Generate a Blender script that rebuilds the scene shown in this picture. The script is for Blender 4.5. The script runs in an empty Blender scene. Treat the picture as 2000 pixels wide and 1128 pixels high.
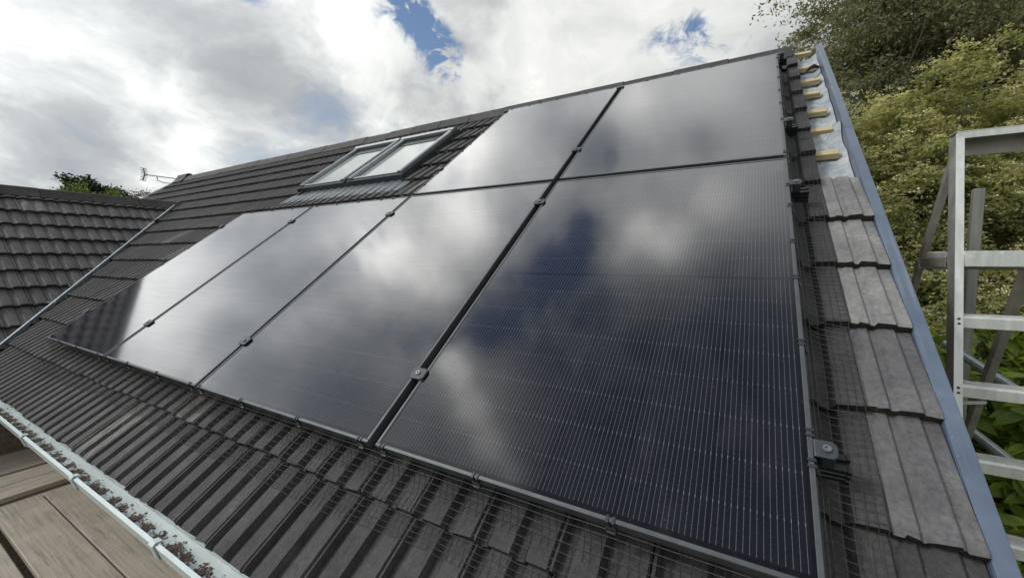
import bpy, bmesh, math, random
import numpy as np
from mathutils import Matrix, Vector
random.seed(7); rng = np.random.default_rng(11)
SC = bpy.context.scene
C = SC.collection
rad = math.radians

# ------------------------------------------------------------------ camera
cam_d = bpy.data.cameras.new("camera")
cam = bpy.data.objects.new("camera", cam_d); C.objects.link(cam)
cam_d.sensor_width = 36.0; cam_d.lens = 14.262
cam_d.clip_start = 0.03; cam_d.clip_end = 3000.0
_r, _u, _b = (0.86673, 0.498778, -0.00034), (-0.037466, 0.065786, 0.99713), (0.497369, -0.86423, 0.075706)
cam.matrix_world = Matrix(((_r[0], _u[0], _b[0], 0.98977), (_r[1], _u[1], _b[1], -0.85424), (_r[2], _u[2], _b[2], 0.58460), (0, 0, 0, 1)))
SC.camera = cam

# ------------------------------------------------------------------ exposure
SC.view_settings.view_transform = 'Standard'; SC.view_settings.look = 'None'
SC.view_settings.exposure = 0.15; SC.view_settings.gamma = 1.0
SC.view_settings.use_curve_mapping = False

# ------------------------------------------------------------------ sun
SUN_AZ, SUN_EL = 230.0, 41.0          # azimuth from +Y towards +X: behind the viewer, to the left
def azel(az, el):
    a, e = rad(az), rad(el)
    return Vector((math.sin(a)*math.cos(e), math.cos(a)*math.cos(e), math.sin(e)))
sd = bpy.data.lights.new("sun", 'SUN'); sd.energy = 1.5; sd.angle = rad(10); sd.color = (1.0, 0.972, 0.93)
sun = bpy.data.objects.new("sun", sd); C.objects.link(sun)
sun.rotation_euler = azel(SUN_AZ, SUN_EL).to_track_quat('Z', 'Y').to_euler()

# ------------------------------------------------------------------ world: blue sky behind broken cloud
W_ = bpy.data.worlds.new("World"); SC.world = W_; W_.use_nodes = True
class NT:
    """small helper for node trees"""
    def __init__(s, nt): s.nt = nt; s.n = nt.nodes; s.l = nt.links
    def new(s, t, **kw):
        nd = s.n.new(t)
        for k, v in kw.items(): setattr(nd, k, v)
        return nd
    def put(s, sock, v):
        if v is None: return
        if isinstance(v, bpy.types.NodeSocket): s.l.new(v, sock)
        else: sock.default_value = v
    def math(s, op, a, b=None, c=None, clamp=False):
        nd = s.new('ShaderNodeMath', operation=op, use_clamp=clamp)
        for i, v in enumerate((a, b, c)): s.put(nd.inputs[i], v)
        return nd.outputs[0]
    def vmath(s, op, a, b=None, scale=None):
        nd = s.new('ShaderNodeVectorMath', operation=op)
        s.put(nd.inputs[0], a); s.put(nd.inputs[1], b)
        if scale is not None: s.put(nd.inputs[3], scale)
        return nd.outputs['Value'] if op in ('DOT_PRODUCT', 'LENGTH') else nd.outputs[0]
    def noise(s, vec, scale, detail=4.0, rough=0.5, dist=0.0, lac=2.0):
        nd = s.new('ShaderNodeTexNoise')
        s.put(nd.inputs['Vector'], vec)
        for k, v in (('Scale', scale), ('Detail', detail), ('Roughness', rough), ('Distortion', dist), ('Lacunarity', lac)):
            nd.inputs[k].default_value = v
        return nd.outputs[0]
    def ramp(s, fac, stops, interp='LINEAR'):
        nd = s.new('ShaderNodeValToRGB'); cr = nd.color_ramp; cr.interpolation = interp
        while len(cr.elements) < len(stops): cr.elements.new(0.5)
        for e, (p, c) in zip(cr.elements, stops):
            e.position = p; e.color = (*c, 1) if len(c) == 3 else c
        s.put(nd.inputs[0], fac); return nd.outputs[0]
    def mr(s, v, a, b, c=0.0, d=1.0, smooth=False):
        nd = s.new('ShaderNodeMapRange'); nd.interpolation_type = 'SMOOTHSTEP' if smooth else 'LINEAR'
        s.put(nd.inputs[0], v)
        for i, x in enumerate((a, b, c, d)): s.put(nd.inputs[1+i], x)
        return nd.outputs[0]
    def mix(s, fac, a, b, blend='MIX'):
        nd = s.new('ShaderNodeMix', data_type='RGBA', blend_type=blend)
        s.put(nd.inputs[0], fac)
        for k, v in ((6, a), (7, b)):
            s.put(nd.inputs[k], (*v, 1) if isinstance(v, (tuple, list)) and len(v) == 3 else v)
        return nd.outputs[2]
    def xyz(s, vec):
        nd = s.new('ShaderNodeSeparateXYZ'); s.put(nd.inputs[0], vec); return nd.outputs
    def comb(s, x, y, z):
        nd = s.new('ShaderNodeCombineXYZ')
        for i, v in enumerate((x, y, z)): s.put(nd.inputs[i], v)
        return nd.outputs[0]

def build_world():
    t = NT(W_.node_tree); t.n.clear()
    out = t.new('ShaderNodeOutputWorld')
    sky = t.new('ShaderNodeTexSky', sky_type='NISHITA'); sky.sun_disc = False
    sky.sun_elevation = rad(SUN_EL); sky.sun_rotation = rad(SUN_AZ)
    sky.air_density = 1.0; sky.dust_density = 0.6; sky.ozone_density = 1.5
    bs = t.new('ShaderNodeBackground'); t.l.new(sky.outputs[0], bs.inputs[0]); bs.inputs[1].default_value = 0.12
    tc = t.new('ShaderNodeTexCoord')
    d = t.vmath('NORMALIZE', tc.outputs['Generated'])
    x, y, z = t.xyz(d)[:3]
    # a flat cloud layer seen in perspective: features shrink towards the horizon
    h = t.math('ADD', t.math('MAXIMUM', z, 0.0), 0.42)
    p = t.comb(t.math('DIVIDE', x, h), t.math('DIVIDE', y, h), 0.37)
    wob = t.new('ShaderNodeTexNoise'); t.put(wob.inputs['Vector'], p); wob.inputs['Scale'].default_value = 2.2; wob.inputs['Detail'].default_value = 5
    p = t.vmath('ADD', p, t.vmath('SCALE', t.vmath('SUBTRACT', wob.outputs[1], (.5, .5, .5)), scale=.28))
    big = t.noise(p, 1.7, 10.0, 0.58, 0.2)
    fine = t.noise(p, 6.0, 9.0, 0.62, 0.3)
    tone = t.noise(t.vmath('ADD', p, (3.1, 1.7, 0.4)), 1.75, 9.0, 0.56, 0.35)
    def blob(az, el, deg):
        v = t.vmath('DOT_PRODUCT', d, tuple(azel(az, el)))
        a = t.math('ARCCOSINE', t.math('MINIMUM', v, 0.99999))
        q = t.math('DIVIDE', a, rad(deg))
        return t.math('EXPONENT', t.math('MULTIPLY', t.math('MULTIPLY', q, q), -1.0))
    def total(lst):
        acc = None
        for az, el, deg, wgt in lst:
            b = t.math('MULTIPLY', blob(az, el, deg), wgt)
            acc = b if acc is None else t.math('ADD', acc, b)
        return acc
    gaps = total(GAPS)
    dens = t.math('ADD', t.math('MULTIPLY', big, 0.75), t.math('MULTIPLY', fine, 0.25))
    rag = t.noise(p, 9.0, 9.0, 0.66, 0.5)
    dens = t.math('SUBTRACT', dens, t.math('MULTIPLY', gaps, t.mr(rag, .36, .62, .05, 1.55)))
    cover = t.mr(dens, 0.25, 0.46, 0.0, 1.0, True)
    dark = total(DARKS)
    lum = t.math('SUBTRACT', t.math('SUBTRACT', t.math('ADD', t.math('MULTIPLY', tone, 0.80), t.math('MULTIPLY', fine, 0.34)), 0.145), dark)
    col = t.ramp(lum, [(0.17, (0.27, 0.295, 0.32)), (0.32, (0.40, 0.42, 0.43)), (0.42, (0.58, 0.60, 0.60)), (0.49, (0.77, 0.79, 0.77)), (0.60, (0.96, 0.965, 0.935)), (0.86, (2.0, 1.98, 1.86))])
    bc = t.new('ShaderNodeBackground'); t.l.new(col, bc.inputs[0]); # cloud facing the sun side of the sky is brighter
    sdot = t.math('MAXIMUM', t.vmath('DOT_PRODUCT', d, tuple(azel(SUN_AZ, SUN_EL))), 0.0)
    t.l.new(t.math('MULTIPLY_ADD', t.math('MULTIPLY', sdot, sdot), 1.35, 0.865), bc.inputs[1])
    mx = t.new('ShaderNodeMixShader'); t.l.new(cover, mx.inputs[0]); t.l.new(bs.outputs[0], mx.inputs[1]); t.l.new(bc.outputs[0], mx.inputs[2])
    t.l.new(mx.outputs[0], out.inputs[0])
# openings in the cloud (azimuth, elevation, size in degrees, strength) and heavier grey cloud
GAPS = [(-39.0, 24.6, 2.6, .34), (-40.8, 26.8, 2.0, .26), (-44.5, 30.2, 2.8, .30), (-42.2, 28.6, 1.8, .18), (-5.5, 24.5, 3.8, .22), (-10, 26.5, 3, .15), (-61, 28.5, 2.4, .16),
        (-87, 52, 2.2, .08), (-82, 57, 3.2, .14), (-69, 60, 3.5, .15), (-75, 66, 5, .13), (-57, 61.5, 3.2, .15), (-44, 61, 3.2, .15), (-31, 55, 3.8, .16), (-90, 67, 5, .12), (-75, 78, 8, .13), (0, 83, 7, .13), (141, 83, 8, .12), (-113, 74, 6, .12)]
DARKS = [(-62, 20, 5.5, .24), (-70, 24, 6, .15), (-54, 17, 5, .12), (-77, 10, 5, .19), (-80, 21, 6, .12), (-71, 15, 4, .04), (-79, 28, 7, .19), (-70, 29, 5, .10),
         (-96, 29, 4, .22), (-99, 38, 5, .26), (-90, 26, 3, .10), (-80, 33, 2.6, .10), (-125, 66, 5, .24), (-82, 57, 3.5, .2), (-69, 60, 4, .2), (-75, 67, 6, .24), (-57, 61.5, 3.5, .16), (-44, 61, 3.5, .16), (-31, 54, 4, .3), (-36, 48, 3.5, .14), (-10, 58, 3, .12), (-84, 30, 3, .12),
         (-92, 68, 6, .26), (-75, 79, 8, .28), (0, 83, 8, .26), (141, 82, 12, .34), (165, 72, 14, .34), (-113, 75, 7, .3), (-150, 76, 10, .32),
         (-76, 48, 4, -.30), (-94, 54, 2.6, -.42), (-90, 51.5, 2.4, -.32), (-102, 56, 2.6, -.46), (-111, 58, 2.6, -.46), (-119, 60, 2.4, -.40), (-74, 41, 5, -.30), (-62, 49, 4.5, -.32), (-73, 36, 5, -.18), (-53, 41, 6, -.20),
         (-26, 69.5, 3.6, -.38), (-31, 65.5, 3, -.28), (-44, 67, 2.6, -.26), (-8, 66, 4.5, -.20), (-6, 53, 5, -.16), (-20, 51, 3, -.14), (-84, 23, 4, -.14), (-90, 19, 4, -.10), (-77, 28, 5, -.16), (-15, 28, 9, -.10), (-50, 26, 6, -.10), (-67, 12, 3, -.09)]
build_world()

# ------------------------------------------------------------------ frames of reference
TH = rad(36.5); cT, sT = math.cos(TH), math.sin(TH)
ROOF = Matrix(((1, 0, 0, 0), (0, cT, -sT, 0), (0, sT, cT, 0), (0, 0, 0, 1)))     # u along eaves, v up slope, w out of the roof
def RW(u, v, w): return Vector((u, v*cT - w*sT, v*sT + w*cT))
WX = -6.69; WZ = 2.52*sT - 0.13*cT                                                 # wing ridge line
WING = Matrix(((0, -cT, sT, WX + 2.52*cT + 0.13*sT), (1, 0, 0, 0), (0, sT, cT, WZ - 2.52*sT + 0.13*cT), (0, 0, 0, 1)))  # local: y, b up slope, w out
VR = 3.95                                                                          # v of the main ridge
RIDGE = RW(0, VR, -0.13)
GROUND_Z = -3.0; DECK_Z = -1.0

# ------------------------------------------------------------------ object helpers
WM = {}
def tag(o, label=None, cat=None, group=None, kind=None):
    if label: o["label"] = label
    if cat: o["category"] = cat
    if group: o["group"] = group
    if kind: o["kind"] = kind
    return o
def link(o, parent=None, M=None):
    M = M or Matrix.Identity(4)
    C.objects.link(o)
    if parent is not None:
        o.parent = parent; o.matrix_parent_inverse = WM[parent.name].inverted()
    o.matrix_basis = M; WM[o.name] = M.copy()
    return o
def empty(name, loc=(0, 0, 0), parent=None):
    o = bpy.data.objects.new(name, None); o.empty_display_size = 0.1
    return link(o, parent, Matrix.Translation(loc))
def inst(name, me, parent=None, M=None):
    return link(bpy.data.objects.new(name, me), parent, M)

class MB:
    def __init__(s): s.v = []; s.f = []; s.m = []; s.cur = 0
    def add(s, vs, fs):
        k = len(s.v); s.v += [tuple(q) for q in vs]; s.f += [tuple(i + k for i in f) for f in fs]; s.m += [s.cur]*len(fs); return s
    def box(s, x0, x1, y0, y1, z0, z1, M=None):
        vs = [Vector((x, y, z)) for x in (x0, x1) for y in (y0, y1) for z in (z0, z1)]
        if M is not None: vs = [M @ q for q in vs]
        return s.add(vs, [(0, 1, 3, 2), (4, 6, 7, 5), (0, 4, 5, 1), (2, 3, 7, 6), (0, 2, 6, 4), (1, 5, 7, 3)])
    def beam(s, a, b, w, h, up=(0, 0, 1)):
        """rectangular bar from a to b, w across, h along up"""
        a, b = Vector(a), Vector(b); d = (b - a).normalized(); up = Vector(up)
        x = d.cross(up)
        if x.length < 1e-4: x = d.cross(Vector((0, 1, 0)))
        x.normalize(); y = x.cross(d).normalized()
        vs = [p + x*sx*w/2 + y*sy*h/2 for p in (a, b) for sx, sy in ((-1, -1), (1, -1), (1, 1), (-1, 1))]
        return s.add(vs, [(3, 2, 1, 0), (4, 5, 6, 7), (0, 1, 5, 4), (1, 2, 6, 5), (2, 3, 7, 6), (3, 0, 4, 7)])
    def tube(s, pts, r, n=6, cap=True, taper=None):
        pts = [Vector(p) for p in pts]; k = len(s.v); rings = []
        ref = None
        for i, p in enumerate(pts):
            d = (pts[min(i+1, len(pts)-1)] - pts[max(i-1, 0)]).normalized()
            if ref is None or abs(d.dot(ref)) > 0.95:
                ref = Vector((0, 0, 1)) if abs(d.z) < 0.9 else Vector((1, 0, 0))
            x = d.cross(ref).normalized(); y = x.cross(d)
            rr = r if taper is None else r*taper[i]
            for j in range(n):
                a = 2*math.pi*j/n
                s.v.append(tuple(p + x*math.cos(a)*rr + y*math.sin(a)*rr))
        for i in range(len(pts)-1):
            for j in range(n):
                s.f.append((k+i*n+j, k+i*n+(j+1) % n, k+(i+1)*n+(j+1) % n, k+(i+1)*n+j)); s.m.append(s.cur)
        if cap:
            s.f.append(tuple(k+j for j in reversed(range(n)))); s.m.append(s.cur)
            s.f.append(tuple(k+(len(pts)-1)*n+j for j in range(n))); s.m.append(s.cur)
        return s
    def prism(s, poly, a, b, axis='x'):
        """closed polygon in the other two axes, extruded from a to b"""
        n = len(poly); vs = []
        for t in (a, b):
            for p, q in poly:
                vs.append((t, p, q) if axis == 'x' else (p, t, q) if axis == 'y' else (p, q, t))
        fs = [tuple(range(n)), tuple(reversed(range(n, 2*n)))]
        fs += [(i, i+n, (i+1) % n + n, (i+1) % n) for i in range(n)]
        return s.add(vs, fs)
    def grid(s, P):
        """P[i][j] points"""
        k = len(s.v); ni, nj = len(P), len(P[0])
        for row in P: s.v += [tuple(q) for q in row]
        for i in range(ni-1):
            for j in range(nj-1):
                s.f.append((k+i*nj+j, k+i*nj+j+1, k+(i+1)*nj+j+1, k+(i+1)*nj+j)); s.m.append(s.cur)
        return s
    def mesh(s, name, mats, bevel=0.0, smooth=False, recalc=True, seg=1):
        me = bpy.data.meshes.new(name); me.from_pydata(s.v, [], s.f)
        for m in (mats if isinstance(mats, (list, tuple)) else [mats]): me.materials.append(m)
        me.polygons.foreach_set('material_index', s.m)
        bm = bmesh.new(); bm.from_mesh(me)
        if recalc: bmesh.ops.recalc_face_normals(bm, faces=bm.faces)
        if bevel > 0:
            bmesh.ops.bevel(bm, geom=[e for e in bm.edges if len(e.link_faces) == 2 and e.calc_face_angle(0) > 0.5], offset=bevel, segments=seg, affect='EDGES', profile=0.5)
        bm.to_mesh(me); bm.free()
        if smooth: me.polygons.foreach_set('use_smooth', [True]*len(me.polygons))
        me.update(); return me
    def obj(s, name, mats, parent=None, M=None, **kw):
        return inst(name, s.mesh(name, mats, **kw), parent, M)

def quads_mesh(name, V, n_per, mat, faces_local):
    """V: (N, n_per, 3) islands sharing one face pattern, made quickly with foreach_set"""
    N = V.shape[0]; me = bpy.data.meshes.new(name)
    me.vertices.add(N*n_per); me.vertices.foreach_set('co', V.astype(np.float32).ravel())
    L = sum(len(f) for f in faces_local); F = len(faces_local)
    base = (np.arange(N)*n_per)[:, None]
    idx = np.concatenate([np.array(f) for f in faces_local])[None, :] + base
    me.loops.add(N*L); me.loops.foreach_set('vertex_index', idx.astype(np.int32).ravel())
    lens = np.array([len(f) for f in faces_local]); st = np.concatenate([[0], np.cumsum(lens)[:-1]])
    me.polygons.add(N*F)
    me.polygons.foreach_set('loop_start', ((np.arange(N)*L)[:, None] + st[None, :]).astype(np.int32).ravel())
    try: me.polygons.foreach_set('loop_total', np.tile(lens, N).astype(np.int32))
    except Exception: pass
    me.materials.append(mat); me.update(calc_edges=True); me.validate()
    return me

# ------------------------------------------------------------------ materials
def mat(name, build):
    m = bpy.data.materials.new(name); m.use_nodes = True
    t = NT(m.node_tree); b = t.n['Principled BSDF']; build(t, b); return m
def put(b, t, **kw):
    for k, v in kw.items():
        nm = {'col': 'Base Color', 'rough': 'Roughness', 'metal': 'Metallic', 'ior': 'IOR', 'nrm': 'Normal', 'coat': 'Coat Weight', 'coatr': 'Coat Roughness', 'spec': 'Specular IOR Level'}[k]
        if isinstance(v, tuple) and len(v) == 3: v = (*v, 1)
        t.put(b.inputs[nm], v)
def bump(t, h, strength, dist):
    nd = t.new('ShaderNodeBump'); t.put(nd.inputs['Height'], h); nd.inputs['Strength'].default_value = strength; nd.inputs['Distance'].default_value = dist
    return nd.outputs[0]
def objc(t): return t.new('ShaderNodeTexCoord').outputs['Object']
def posn(t): return t.new('ShaderNodeNewGeometry').outputs['Position']
def orand(t): return t.new('ShaderNodeObjectInfo').outputs['Random']

def tile_mat(name, c0, c1, c2, patch=0.0, pc=(0.3, 0.29, 0.26), lo=.52, hi=.66):
    def f(t, b):
        p = posn(t); r = orand(t)
        q = t.vmath('ADD', p, t.vmath('SCALE', t.comb(r, t.math('MULTIPLY', r, 7.3), r), scale=9.0))
        n1 = t.noise(q, 7.0, 6, .6); n2 = t.noise(p, 240.0, 3, .7); n3 = t.noise(t.vmath('ADD', t.vmath('MULTIPLY', objc(t), (1.0, .33, 1.0)), t.vmath('SCALE', t.comb(r, r, r), scale=31.0)), 26.0, 5, .68); n4 = t.noise(p, 1.3, 3, .5)
        base = t.ramp(n1, [(0.3, c0), (0.52, c1), (0.72, c2)])
        base = t.mix(t.mr(r, 0, 1, 0, .75), base, t.mix(1.0, base, (0.60, 0.59, 0.62), 'MULTIPLY'))
        base = t.mix(t.mr(n4, .35, .7, 0, .35), base, t.mix(1.0, base, (1.2, 1.17, 1.14), 'MULTIPLY'))
        base = t.mix(t.math('MULTIPLY', t.math('GREATER_THAN', r, .95), t.mr(n3, .40, .62, .1, .8)), base, (0.20, 0.195, 0.185))
        n5 = t.noise(p, 75.0, 4, .7)
        base = t.mix(t.mr(n5, .3, .7, 0, 1), t.mix(1.0, base, (.72, .72, .73), 'MULTIPLY'), t.mix(1.0, base, (1.28, 1.27, 1.25), 'MULTIPLY'))
        base = t.mix(t.mr(n2, .60, .78, 0, .5), base, (0.23, 0.22, 0.205))
        base = t.mix(t.mr(n2, .38, .25, 0, .5), base, (0.022, 0.02, 0.019))
        if patch > 0: base = t.mix(t.math('MULTIPLY', t.mr(n3, lo, hi), patch), base, t.mix(t.mr(n2, .35, .65), pc, tuple(c*.5 for c in pc)))
        put(b, t, col=base, rough=t.mr(n3, .3, .7, .62, .85), spec=.35,
            nrm=bump(t, t.math('ADD', t.math('MULTIPLY', n2, .5), n3), .55, .004))
    return mat(name, f)
M_tile = tile_mat("concrete_tile", (0.038, 0.037, 0.0385), (0.056, 0.054, 0.055), (0.082, 0.079, 0.079), .42, (0.17, 0.165, 0.16), .58, .74)
M_tile_wing = tile_mat("wing_tile", (0.050, 0.048, 0.050), (0.072, 0.068, 0.071), (0.098, 0.094, 0.096), .25, (0.18, 0.17, 0.165), .58, .76)
M_tile_old = tile_mat("weathered_tile", (0.135, 0.133, 0.136), (0.195, 0.192, 0.194), (0.29, 0.286, 0.28), .55, (0.36, 0.345, 0.315), .48, .78)
M_tile_verge = tile_mat("granular_verge_tile", (0.080, 0.080, 0.086), (0.112, 0.111, 0.118), (0.155, 0.154, 0.158), .5, (0.26, 0.245, 0.215), .50, .78)
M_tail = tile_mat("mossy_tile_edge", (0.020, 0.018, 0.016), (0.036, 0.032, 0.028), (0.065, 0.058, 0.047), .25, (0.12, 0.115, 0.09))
M_ridge = tile_mat("ridge_tile", (0.038, 0.037, 0.038), (0.053, 0.051, 0.052), (0.072, 0.070, 0.070))

def flat(name, col, rough=.5, metal=0.0, var=.15, scale=12.0, bmp=0.0, spec=.5):
    def f(t, b):
        n = t.noise(posn(t), scale, 5, .6)
        c = t.mix(t.mr(n, .3, .7), tuple(x*(1-var) for x in col), tuple(min(1, x*(1+var)) for x in col))
        put(b, t, col=c, rough=t.mr(n, .3, .7, max(.02, rough*.85), min(1, rough*1.15)), metal=metal, spec=spec)
        if bmp: put(b, t, nrm=bump(t, t.noise(posn(t), scale*6, 3, .6), bmp, .003))
    return mat(name, f)
M_frame = flat("black_anodised_frame", (0.085, 0.092, 0.10), .36, .3, .15, 20)
M_clampg = flat("grey_clamp", (0.062, 0.072, 0.08), .45, .5, .15, 30)
M_black = flat("black_plastic", (0.012, 0.012, 0.013), .4, 0, .2, 30)
M_clip = flat("dark_clip", (0.03, 0.034, 0.04), .3, .1, .2, 60)
M_wire = flat("dark_netting_wire", (0.055, 0.055, 0.054), .35, .3, .4, 60)
M_steel = flat("bolt_steel", (0.3, 0.3, 0.3), .3, .9, .1, 60)
M_batten = mat("treated_batten", lambda t, b: put(b, t, col=t.ramp(t.noise(t.vmath('MULTIPLY', posn(t), (6, 60, 60)), 1.5, 5, .6), [(0.3, (0.36, 0.275, 0.145)), (0.55, (0.50, 0.405, 0.235)), (0.75, (0.60, 0.51, 0.33))]), rough=.7))
def f_membrane(t, b):
    p = posn(t); n = t.noise(p, 9, 6, .65); n2 = t.noise(p, 60, 3, .6)
    put(b, t, col=t.ramp(n, [(0.32, (0.23, 0.26, 0.30)), (0.5, (0.37, 0.405, 0.435)), (0.66, (0.53, 0.54, 0.54))]), rough=.6, nrm=bump(t, t.math('ADD', n, t.math('MULTIPLY', n2, .2)), .9, .045))
M_membrane = mat("roof_membrane", f_membrane)
def f_barge(t, b):
    p = posn(t); n = t.noise(p, 8, 6, .6); n2 = t.noise(p, 90, 4, .7)
    c = t.ramp(n, [(0.3, (0.10, 0.135, 0.195)), (0.6, (0.13, 0.17, 0.235)), (0.8, (0.175, 0.21, 0.275))])
    st = t.noise(t.vmath('MULTIPLY', objc(t), (90, 2.2, 30)), 1.0, 5, .65)
    c = t.mix(t.mr(st, .55, .75, 0, .5), c, (0.33, 0.36, 0.40))
    c = t.mix(t.mr(st, .42, .25, 0, .6), c, (0.12, 0.125, 0.13))
    c = t.mix(t.mr(n2, .64, .76, 0, .6), c, (0.42, 0.45, 0.47))
    put(b, t, col=c, rough=t.mr(n, .3, .7, .3, .42), metal=.25)
M_barge = mat("blue_grey_trim", f_barge)
M_lead = flat("lead_flashing", (0.115, 0.13, 0.142), .45, .3, .25, 10)
M_sky_frame = flat("skylight_cladding", (0.27, 0.28, 0.30), .28, .6, .12, 10)
M_sky_dark = flat("skylight_side", (0.045, 0.052, 0.058), .4, .2, .15, 10)
def f_pane(t, b):
    n = t.noise(objc(t), 3, 3, .5)
    put(b, t, col=t.mix(n, (0.24, 0.28, 0.27), (0.33, 0.36, 0.35)), rough=.03, ior=1.9)
M_pane = mat("skylight_glass", f_pane)
def f_gutter(t, b):
    p = posn(t); n = t.noise(t.vmath('MULTIPLY', p, (5, 30, 30)), 1.2, 6, .65); n2 = t.noise(p, 45, 5, .7)
    c = t.ramp(n, [(0.3, (0.46, 0.53, 0.535)), (0.6, (0.58, 0.645, 0.65))])
    c = t.mix(t.mr(n2, .55, .75, 0, .35), c, (0.30, 0.33, 0.33))
    put(b, t, col=c, rough=.25)
M_gutter = mat("white_gutter_plastic", f_gutter)
M_fascia = flat("fascia_board", (0.66, 0.67, 0.65), .4, 0, .06, 8)
M_debris = flat("gutter_debris", (0.13, 0.095, 0.08), .9, 0, .5, 120)
def f_wall(t, b):
    p = posn(t); br = t.new('ShaderNodeTexBrick'); sp = t.xyz(p)
    t.l.new(t.comb(t.math('ADD', sp[0], sp[1]), sp[2], 0.0), br.inputs[0]); br.inputs['Scale'].default_value = 4.4
    br.inputs['Color1'].default_value = (0.17, 0.12, 0.09, 1); br.inputs['Color2'].default_value = (0.23, 0.17, 0.13, 1); br.inputs['Mortar'].default_value = (0.27, 0.25, 0.22, 1)
    n = t.noise(p, 30, 4, .6)
    put(b, t, col=t.mix(.4, br.outputs[0], t.mix(n, (0.1, 0.08, 0.06), (0.26, 0.2, 0.16))), rough=.9)
M_wall = mat("brown_wall", f_wall)
def f_board(t, b):
    o = objc(t); r = orand(t)
    q = t.vmath('ADD', t.vmath('MULTIPLY', o, (1.5, 44, 44)), t.comb(t.math('MULTIPLY', r, 40), t.math('MULTIPLY', r, 17), 0.0))
    n = t.noise(q, 1.6, 9, .72, .4); n2 = t.noise(t.vmath('ADD', o, t.comb(r, r, r)), 3.2, 5, .6); n3 = t.noise(o, 55, 3, .6)
    c = t.ramp(n, [(0.28, (0.17, 0.15, 0.122)), (0.5, (0.32, 0.288, 0.238)), (0.7, (0.43, 0.395, 0.335))])
    c = t.mix(t.mr(n2, .42, .66, 0, .55), c, (0.42, 0.38, 0.315))
    c = t.mix(t.mr(n3, .64, .76, 0, .7), c, (0.12, 0.095, 0.07))
    st = t.noise(t.vmath('ADD', o, t.comb(r, 3.0, r)), 1.7, 6, .7)
    c = t.mix(t.mr(st, .5, .66, 0, .55), c, t.mix(1.0, c, (.62, .60, .57), 'MULTIPLY'))
    crack = t.mr(t.math('ABSOLUTE', t.math('SUBTRACT', t.noise(t.vmath('MULTIPLY', o, (0.45, 20, 20)), 1.0, 3, .5, .3), .5)), .0, .006, .6, 0)
    c = t.mix(crack, c, (0.06, 0.045, 0.03))
    put(b, t, col=c, rough=.85, nrm=bump(t, n, .35, .004))
M_board = mat("weathered_scaffold_timber", f_board)
def f_alu(t, b):
    p = posn(t); n = t.noise(t.vmath('MULTIPLY', p, (40, 40, 4)), 1.0, 5, .6); n2 = t.noise(p, 26, 5, .7); n3 = t.noise(p, 120, 3, .6)
    c = t.ramp(n, [(0.3, (0.50, 0.51, 0.50)), (0.65, (0.66, 0.67, 0.65))])
    c = t.mix(t.mr(n2, .60, .70, 0, .7), c, (0.80, 0.80, 0.77))
    c = t.mix(t.mr(n3, .66, .76, 0, .6), c, (0.2, 0.19, 0.17))
    put(b, t, col=c, rough=t.mr(n2, .3, .7, .38, .58), metal=.45)
M_alu = mat("scuffed_aluminium", f_alu)
M_alu_shade = flat("shaded_aluminium", (0.30, 0.275, 0.25), .5, .4, .25, 14)  # same aluminium with brown-grey shade put into its colour, for the rear parts
M_alu_side = flat("dull_shaded_rail_side", (0.27, 0.262, 0.25), .55, .25, .3, 9)  # duller side finish, its colour darkened to stand for the rail's shaded side
M_rust = flat("rivet_head", (0.09, 0.07, 0.055), .6, .3, .3, 80)
M_galv = flat("galvanised_tube", (0.36, 0.42, 0.46), .35, .6, .2, 18)
M_post = mat("grey_timber", lambda t, b: put(b, t, col=t.ramp(t.noise(t.vmath('MULTIPLY', posn(t), (30, 30, 2.5)), 1.3, 6, .6), [(0.3, (0.13, 0.135, 0.12)), (0.6, (0.22, 0.225, 0.2)), (0.8, (0.3, 0.3, 0.27))]), rough=.85))
M_aerial = flat("aerial_metal", (0.10, 0.105, 0.11), .5, .5, .15, 10)
def f_bark(t, b):
    n = t.noise(t.vmath('MULTIPLY', posn(t), (9, 9, 2)), 1.5, 6, .65)
    put(b, t, col=t.ramp(n, [(0.3, (0.05, 0.038, 0.028)), (0.7, (0.14, 0.11, 0.085))]), rough=.9, nrm=bump(t, n, .7, .03))
M_bark = mat("bark", f_bark)
M_lawn = mat("lawn", lambda t, b: put(b, t, col=t.ramp(t.noise(posn(t), 2.5, 7, .65), [(0.3, (0.03, 0.055, 0.015)), (0.6, (0.055, 0.09, 0.025)), (0.8, (0.09, 0.11, 0.04))]), rough=.95))
def leaf_mat(name, stops, trans=.35, rough=.5):
    def f(t, b):
        r = t.new('ShaderNodeNewGeometry').outputs['Random Per Island']
        n = t.noise(posn(t), 1.6, 5, .65)
        c = t.ramp(t.math('ADD', t.math('MULTIPLY', r, .6), t.math('MULTIPLY', t.mr(n, .36, .64), .4)), stops)
        put(b, t, col=c, rough=rough, spec=.3)
        tr = t.new('ShaderNodeBsdfTranslucent'); t.l.new(t.mix(1.0, c, (1.3, 1.25, .6), 'MULTIPLY'), tr.inputs[0])
        mx = t.new('ShaderNodeMixShader'); mx.inputs[0].default_value = trans
        t.l.new(b.outputs[0], mx.inputs[1]); t.l.new(tr.outputs[0], mx.inputs[2])
        t.l.new(mx.outputs[0], t.n['Material Output'].inputs[0])
    return mat(name, f)
M_leaf_shrub = leaf_mat("shrub_leaf", [(0, (0.13, 0.16, 0.08)), (.4, (0.27, 0.29, 0.15)), (.75, (0.40, 0.40, 0.22)), (1, (0.52, 0.50, 0.32))], .5)
M_blossom = leaf_mat("cream_blossom", [(0, (0.58, 0.54, 0.34)), (.5, (0.76, 0.72, 0.50)), (1, (0.88, 0.85, 0.68))], .3)
M_leaf_tree = leaf_mat("dark_tree_leaf", [(0, (0.10, 0.10, 0.066)), (.5, (0.195, 0.195, 0.125)), (.8, (0.28, 0.275, 0.17)), (1, (0.36, 0.34, 0.22))], .45)
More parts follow.
